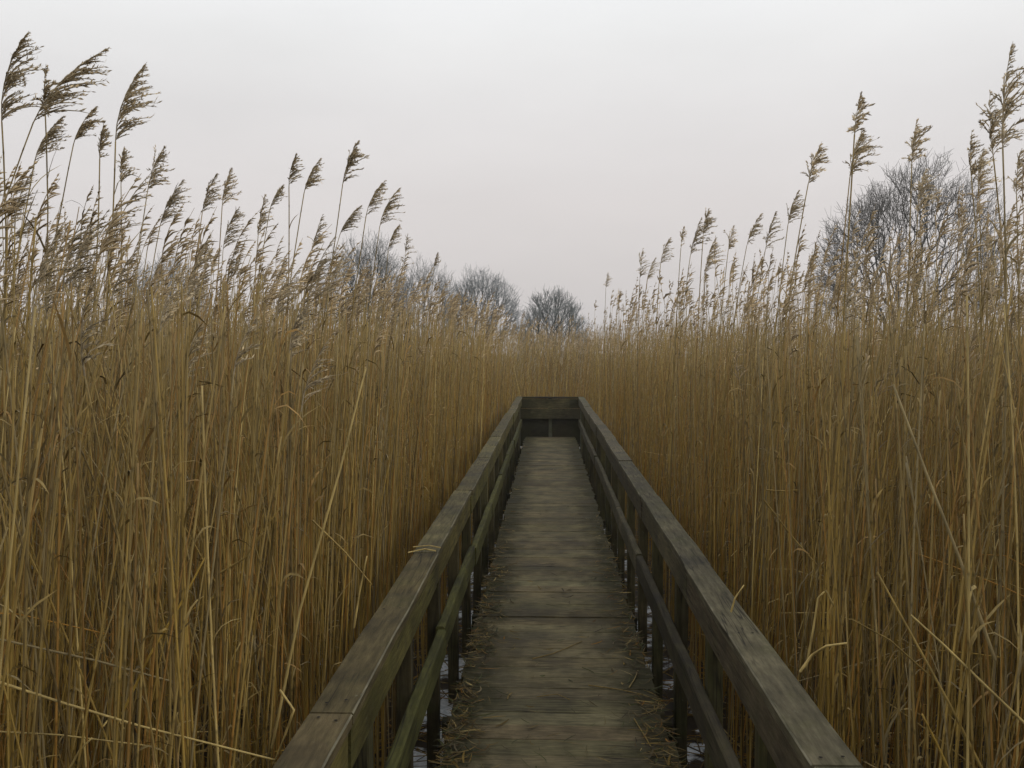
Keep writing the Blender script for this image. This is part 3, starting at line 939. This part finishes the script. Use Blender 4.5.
# ------------------------------------------------------------------ bare trees
def bare_tree(name, label, px, d, top_py, half_px, trunk_h, ntips, seed, bark, twig, twig_r=0.009, low=-0.25, lump=0.24, sub=4, tw_len=0.45, lean=0.0):
    """crown tips fill a lumpy dome; limbs fork again and again until every tip is reached"""
    r_ = np.random.default_rng(seed)
    x = CAM[0] + (px - VX) / F * d
    ztop = CAM[2] + (HY - top_py) / F * d
    rx = half_px / F * d
    z0 = -0.55
    base = np.array([x - lean, d, z0])
    hgt = ztop - z0
    cz = z0 + trunk_h + (hgt - trunk_h) * 0.36
    rz = ztop - cz
    K = 5
    tt = np.linspace(0, 1, K)
    # lumpy outline: a few random lobes
    lob = nrm(r_.normal(0, 1, (14, 3)))
    amp = r_.uniform(-lump, lump * 0.6, 14)
    v = nrm(r_.normal(0, 1, (ntips * 4, 3)))
    v = v[v[:, 2] > low][:ntips]
    rad = (1 + (amp[None] * np.exp(6 * (v @ lob.T - 1))).sum(1)) * r_.uniform(0.38, 1.0, len(v)) ** 0.45
    tips = np.array([x, d, cz]) + v * rad[:, None] * np.array([rx, rx, rz]) * 0.97
    segs, fine = [], []

    def curve(p, q, r0, r1, out, bend):
        L = np.linalg.norm(q - p)
        w_ = r_.normal(0, bend * L, 3)
        Q = p + (q - p) * tt[:, None] + w_ * np.sin(tt * math.pi)[:, None] + np.array([0, 0, -0.05 * L]) * np.sin(tt * math.pi)[:, None]
        out.append((Q, r0 + (r1 - r0) * tt))

    def grow(p, T, lev):
        n = len(T)
        r0 = twig_r * n ** 0.43
        if n <= 2:
            for q in T:
                curve(p, q, twig_r * 1.15, twig_r * 0.8, fine, 0.07)
                o = nrm(q - np.array([x, d, cz - 0.4 * rz]))
                for k in range(sub):
                    f_ = r_.uniform(0.45, 1.0)
                    s_ = p + (q - p) * f_
                    dv = nrm(o * 0.8 + r_.normal(0, 0.6, 3) + np.array([0, 0, 0.25]))
                    curve(s_, s_ + dv * tw_len * r_.uniform(0.5, 1.2), twig_r * 0.85, twig_r * 0.55, fine, 0.06)
            return
        c = T.mean(0)
        f_ = r_.uniform(0.26, 0.44)
        q = p + (c - p) * f_ + r_.normal(0, 0.05, 3) * np.linalg.norm(c - p)
        D = nrm(T - q)
        D = D - D.mean(0)
        _, _, vt = np.linalg.svd(D, full_matrices=False)
        pr = D @ (vt[0] + 0.35 * r_.normal(0, 1) * vt[1])
        cut = np.quantile(pr, r_.uniform(0.32, 0.68))
        A, B_ = T[pr <= cut], T[pr > cut]
        curve(p, q, r0, twig_r * (max(len(A), len(B_)) + 1) ** 0.43, segs, 0.05)
        for part in (A, B_):
            if len(part):
                grow(q, part, lev + 1)

    fork = base + np.array([lean * 0.4, 0, trunk_h])
    # several limbs leave the trunk near the fork
    az = np.arctan2(tips[:, 1] - d, tips[:, 0] - x)
    el = (tips[:, 2] - cz) / rz
    key = np.where(el > 0.72, 6, ((az + math.pi) / (2 * math.pi) * 6).astype(int) % 6)
    for k in range(7):
        T = tips[key == k]
        if len(T):
            grow(fork - np.array([0, 0, r_.uniform(0, 0.45) * trunk_h * (k < 6)]), T, 0)
    R0 = twig_r * ntips ** 0.43
    root = empty(name, base)
    tag(root, label, 'tree' if 'tree' in name else 'bush', 'bare trees beyond the reeds')
    mb = MB()
    tq = base + (fork - base) * tt[:, None] + r_.normal(0, 0.02, (K, 3)) * tt[:, None]
    mb.tubes(tq[None], (R0 * (1.3 - 0.4 * tt))[None], np.array(bark), 8)
    mb.build('trunk', M_BARK, root, base)
    cb = MB()
    cb.tubes(np.array([q for q, _ in segs]), np.array([r for _, r in segs]), np.array(bark), 4, cap=False)
    tr_ = np.array([q for q, _ in fine])
    cc = np.array(twig)[None, None, :] * r_.uniform(0.75, 1.25, (len(tr_), 1, 1)) * np.ones((1, K, 1))
    cb.tubes(tr_, np.array([r for _, r in fine]), cc, 3, cap=False)
    cb.build('crown', M_BARK, root, base)


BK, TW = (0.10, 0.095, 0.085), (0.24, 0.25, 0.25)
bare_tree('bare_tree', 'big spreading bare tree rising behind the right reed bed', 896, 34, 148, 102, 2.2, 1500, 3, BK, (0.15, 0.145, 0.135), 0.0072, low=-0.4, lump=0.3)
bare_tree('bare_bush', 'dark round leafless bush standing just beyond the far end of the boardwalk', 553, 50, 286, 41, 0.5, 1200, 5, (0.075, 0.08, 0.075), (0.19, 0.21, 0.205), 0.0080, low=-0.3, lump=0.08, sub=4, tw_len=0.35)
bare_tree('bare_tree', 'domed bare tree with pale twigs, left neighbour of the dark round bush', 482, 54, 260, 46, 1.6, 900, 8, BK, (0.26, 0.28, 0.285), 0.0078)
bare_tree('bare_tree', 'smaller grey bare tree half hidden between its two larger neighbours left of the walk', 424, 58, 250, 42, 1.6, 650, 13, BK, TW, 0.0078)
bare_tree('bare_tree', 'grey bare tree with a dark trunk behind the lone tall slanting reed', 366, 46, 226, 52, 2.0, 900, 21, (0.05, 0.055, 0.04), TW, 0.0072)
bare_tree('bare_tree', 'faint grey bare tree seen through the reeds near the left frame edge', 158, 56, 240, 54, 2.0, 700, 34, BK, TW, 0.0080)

# ------------------------------------------------------------------ damp winter air
m = bpy.data.materials.new('damp_air')
m.use_nodes = True
nt = m.node_tree
nt.nodes.clear()
out = N(nt, 'ShaderNodeOutputMaterial')
pv = N(nt, 'ShaderNodeVolumePrincipled')
pv.inputs['Color'].default_value = (0.97, 0.98, 1.0, 1)
pv.inputs['Density'].default_value = 0.0012
pv.inputs['Anisotropy'].default_value = 0.2
nt.links.new(pv.outputs[0], out.inputs['Volume'])
hz = MB()
x0, x1, y0, y1, z0, z1 = -620, 620, -620, 620, -1.55, 11
hz.add([(x0, y0, z0), (x1, y0, z0), (x1, y1, z0), (x0, y1, z0), (x0, y0, z1), (x1, y0, z1), (x1, y1, z1), (x0, y1, z1)], (1, 1, 1),
       [[0, 3, 2, 1], [4, 5, 6, 7], [0, 1, 5, 4], [1, 2, 6, 5], [2, 3, 7, 6], [3, 0, 4, 7]])
tag(hz.build('haze', m, flat=True), kind='stuff')

# ------------------------------------------------------------------ camera
cam_d = bpy.data.cameras.new('camera')
cam = bpy.data.objects.new('camera', cam_d)
COL.objects.link(cam)
cam.location = CAM
cam_d.sensor_width = 36
cam_d.lens = 36 * F / 1024
cam_d.clip_start = 0.05
cam_d.clip_end = 5000
cam.rotation_euler = (math.pi / 2 + PITCH, 0, YAW)
SC.camera = cam

# ------------------------------------------------------------------ light: overcast
SUN_EL, SUN_AZ = R(28), R(105)
w = bpy.data.worlds.new('World')
SC.world = w
w.use_nodes = True
nt = w.node_tree
nt.nodes.clear()
out = N(nt, 'ShaderNodeOutputWorld')
bg = N(nt, 'ShaderNodeBackground')
sky = N(nt, 'ShaderNodeTexSky', sky_type='NISHITA')
sky.sun_disc = False
sky.sun_elevation = SUN_EL
sky.sun_rotation = SUN_AZ
sky.dust_density = 4
sky.air_density = 1.2
tc = N(nt, 'ShaderNodeTexCoord')
sep = N(nt, 'ShaderNodeSeparateXYZ')
nt.links.new(tc.outputs['Generated'], sep.inputs[0])
# cloud deck: grey, warmer and duller at the horizon, brighter overhead
grad = ramp(nt, sep.outputs['Z'], [(0.0, (6.9, 6.5, 6.4)), (0.15, (7.6, 7.2, 7.1)), (0.24, (8.1, 7.9, 7.85)), (0.30, (8.8, 8.75, 8.7)), (0.36, (9.6, 9.7, 9.75)), (0.55, (9.0, 9.1, 9.2)), (1.0, (7.0, 7.1, 7.3))])
mp = N(nt, 'ShaderNodeMapping')
mp.inputs['Scale'].default_value = (1.6, 1.6, 5.0)
nt.links.new(tc.outputs['Generated'], mp.inputs[0])
cn = noise(nt, mp.outputs[0], 1.4, 5, 0.5)
ck = ramp(nt, cn, [(0.3, 0.95), (0.7, 1.05)])
grey = mix(nt, 1.0, grad, ck, 'MULTIPLY')
c = mix(nt, 0.94, sky.outputs[0], grey)
nt.links.new(c, bg.inputs[0])
bg.inputs[1].default_value = 0.1
nt.links.new(bg.outputs[0], out.inputs[0])

sd_ = bpy.data.lights.new('sun', 'SUN')
sd_.energy = 0.8
sd_.angle = R(30)
sd_.color = (1.0, 0.96, 0.9)
sun = bpy.data.objects.new('sun', sd_)
COL.objects.link(sun)
sun.rotation_euler = (math.pi / 2 - SUN_EL, 0, math.pi - SUN_AZ)
sun.location = (0, 0, 30)

SC.view_settings.view_transform = 'Standard'
SC.view_settings.look = 'None'
SC.view_settings.exposure = 0
SC.view_settings.gamma = 1
SC.render.engine = 'CYCLES'
SC.cycles.max_bounces = 6
SC.cycles.diffuse_bounces = 2
SC.cycles.use_denoising = True
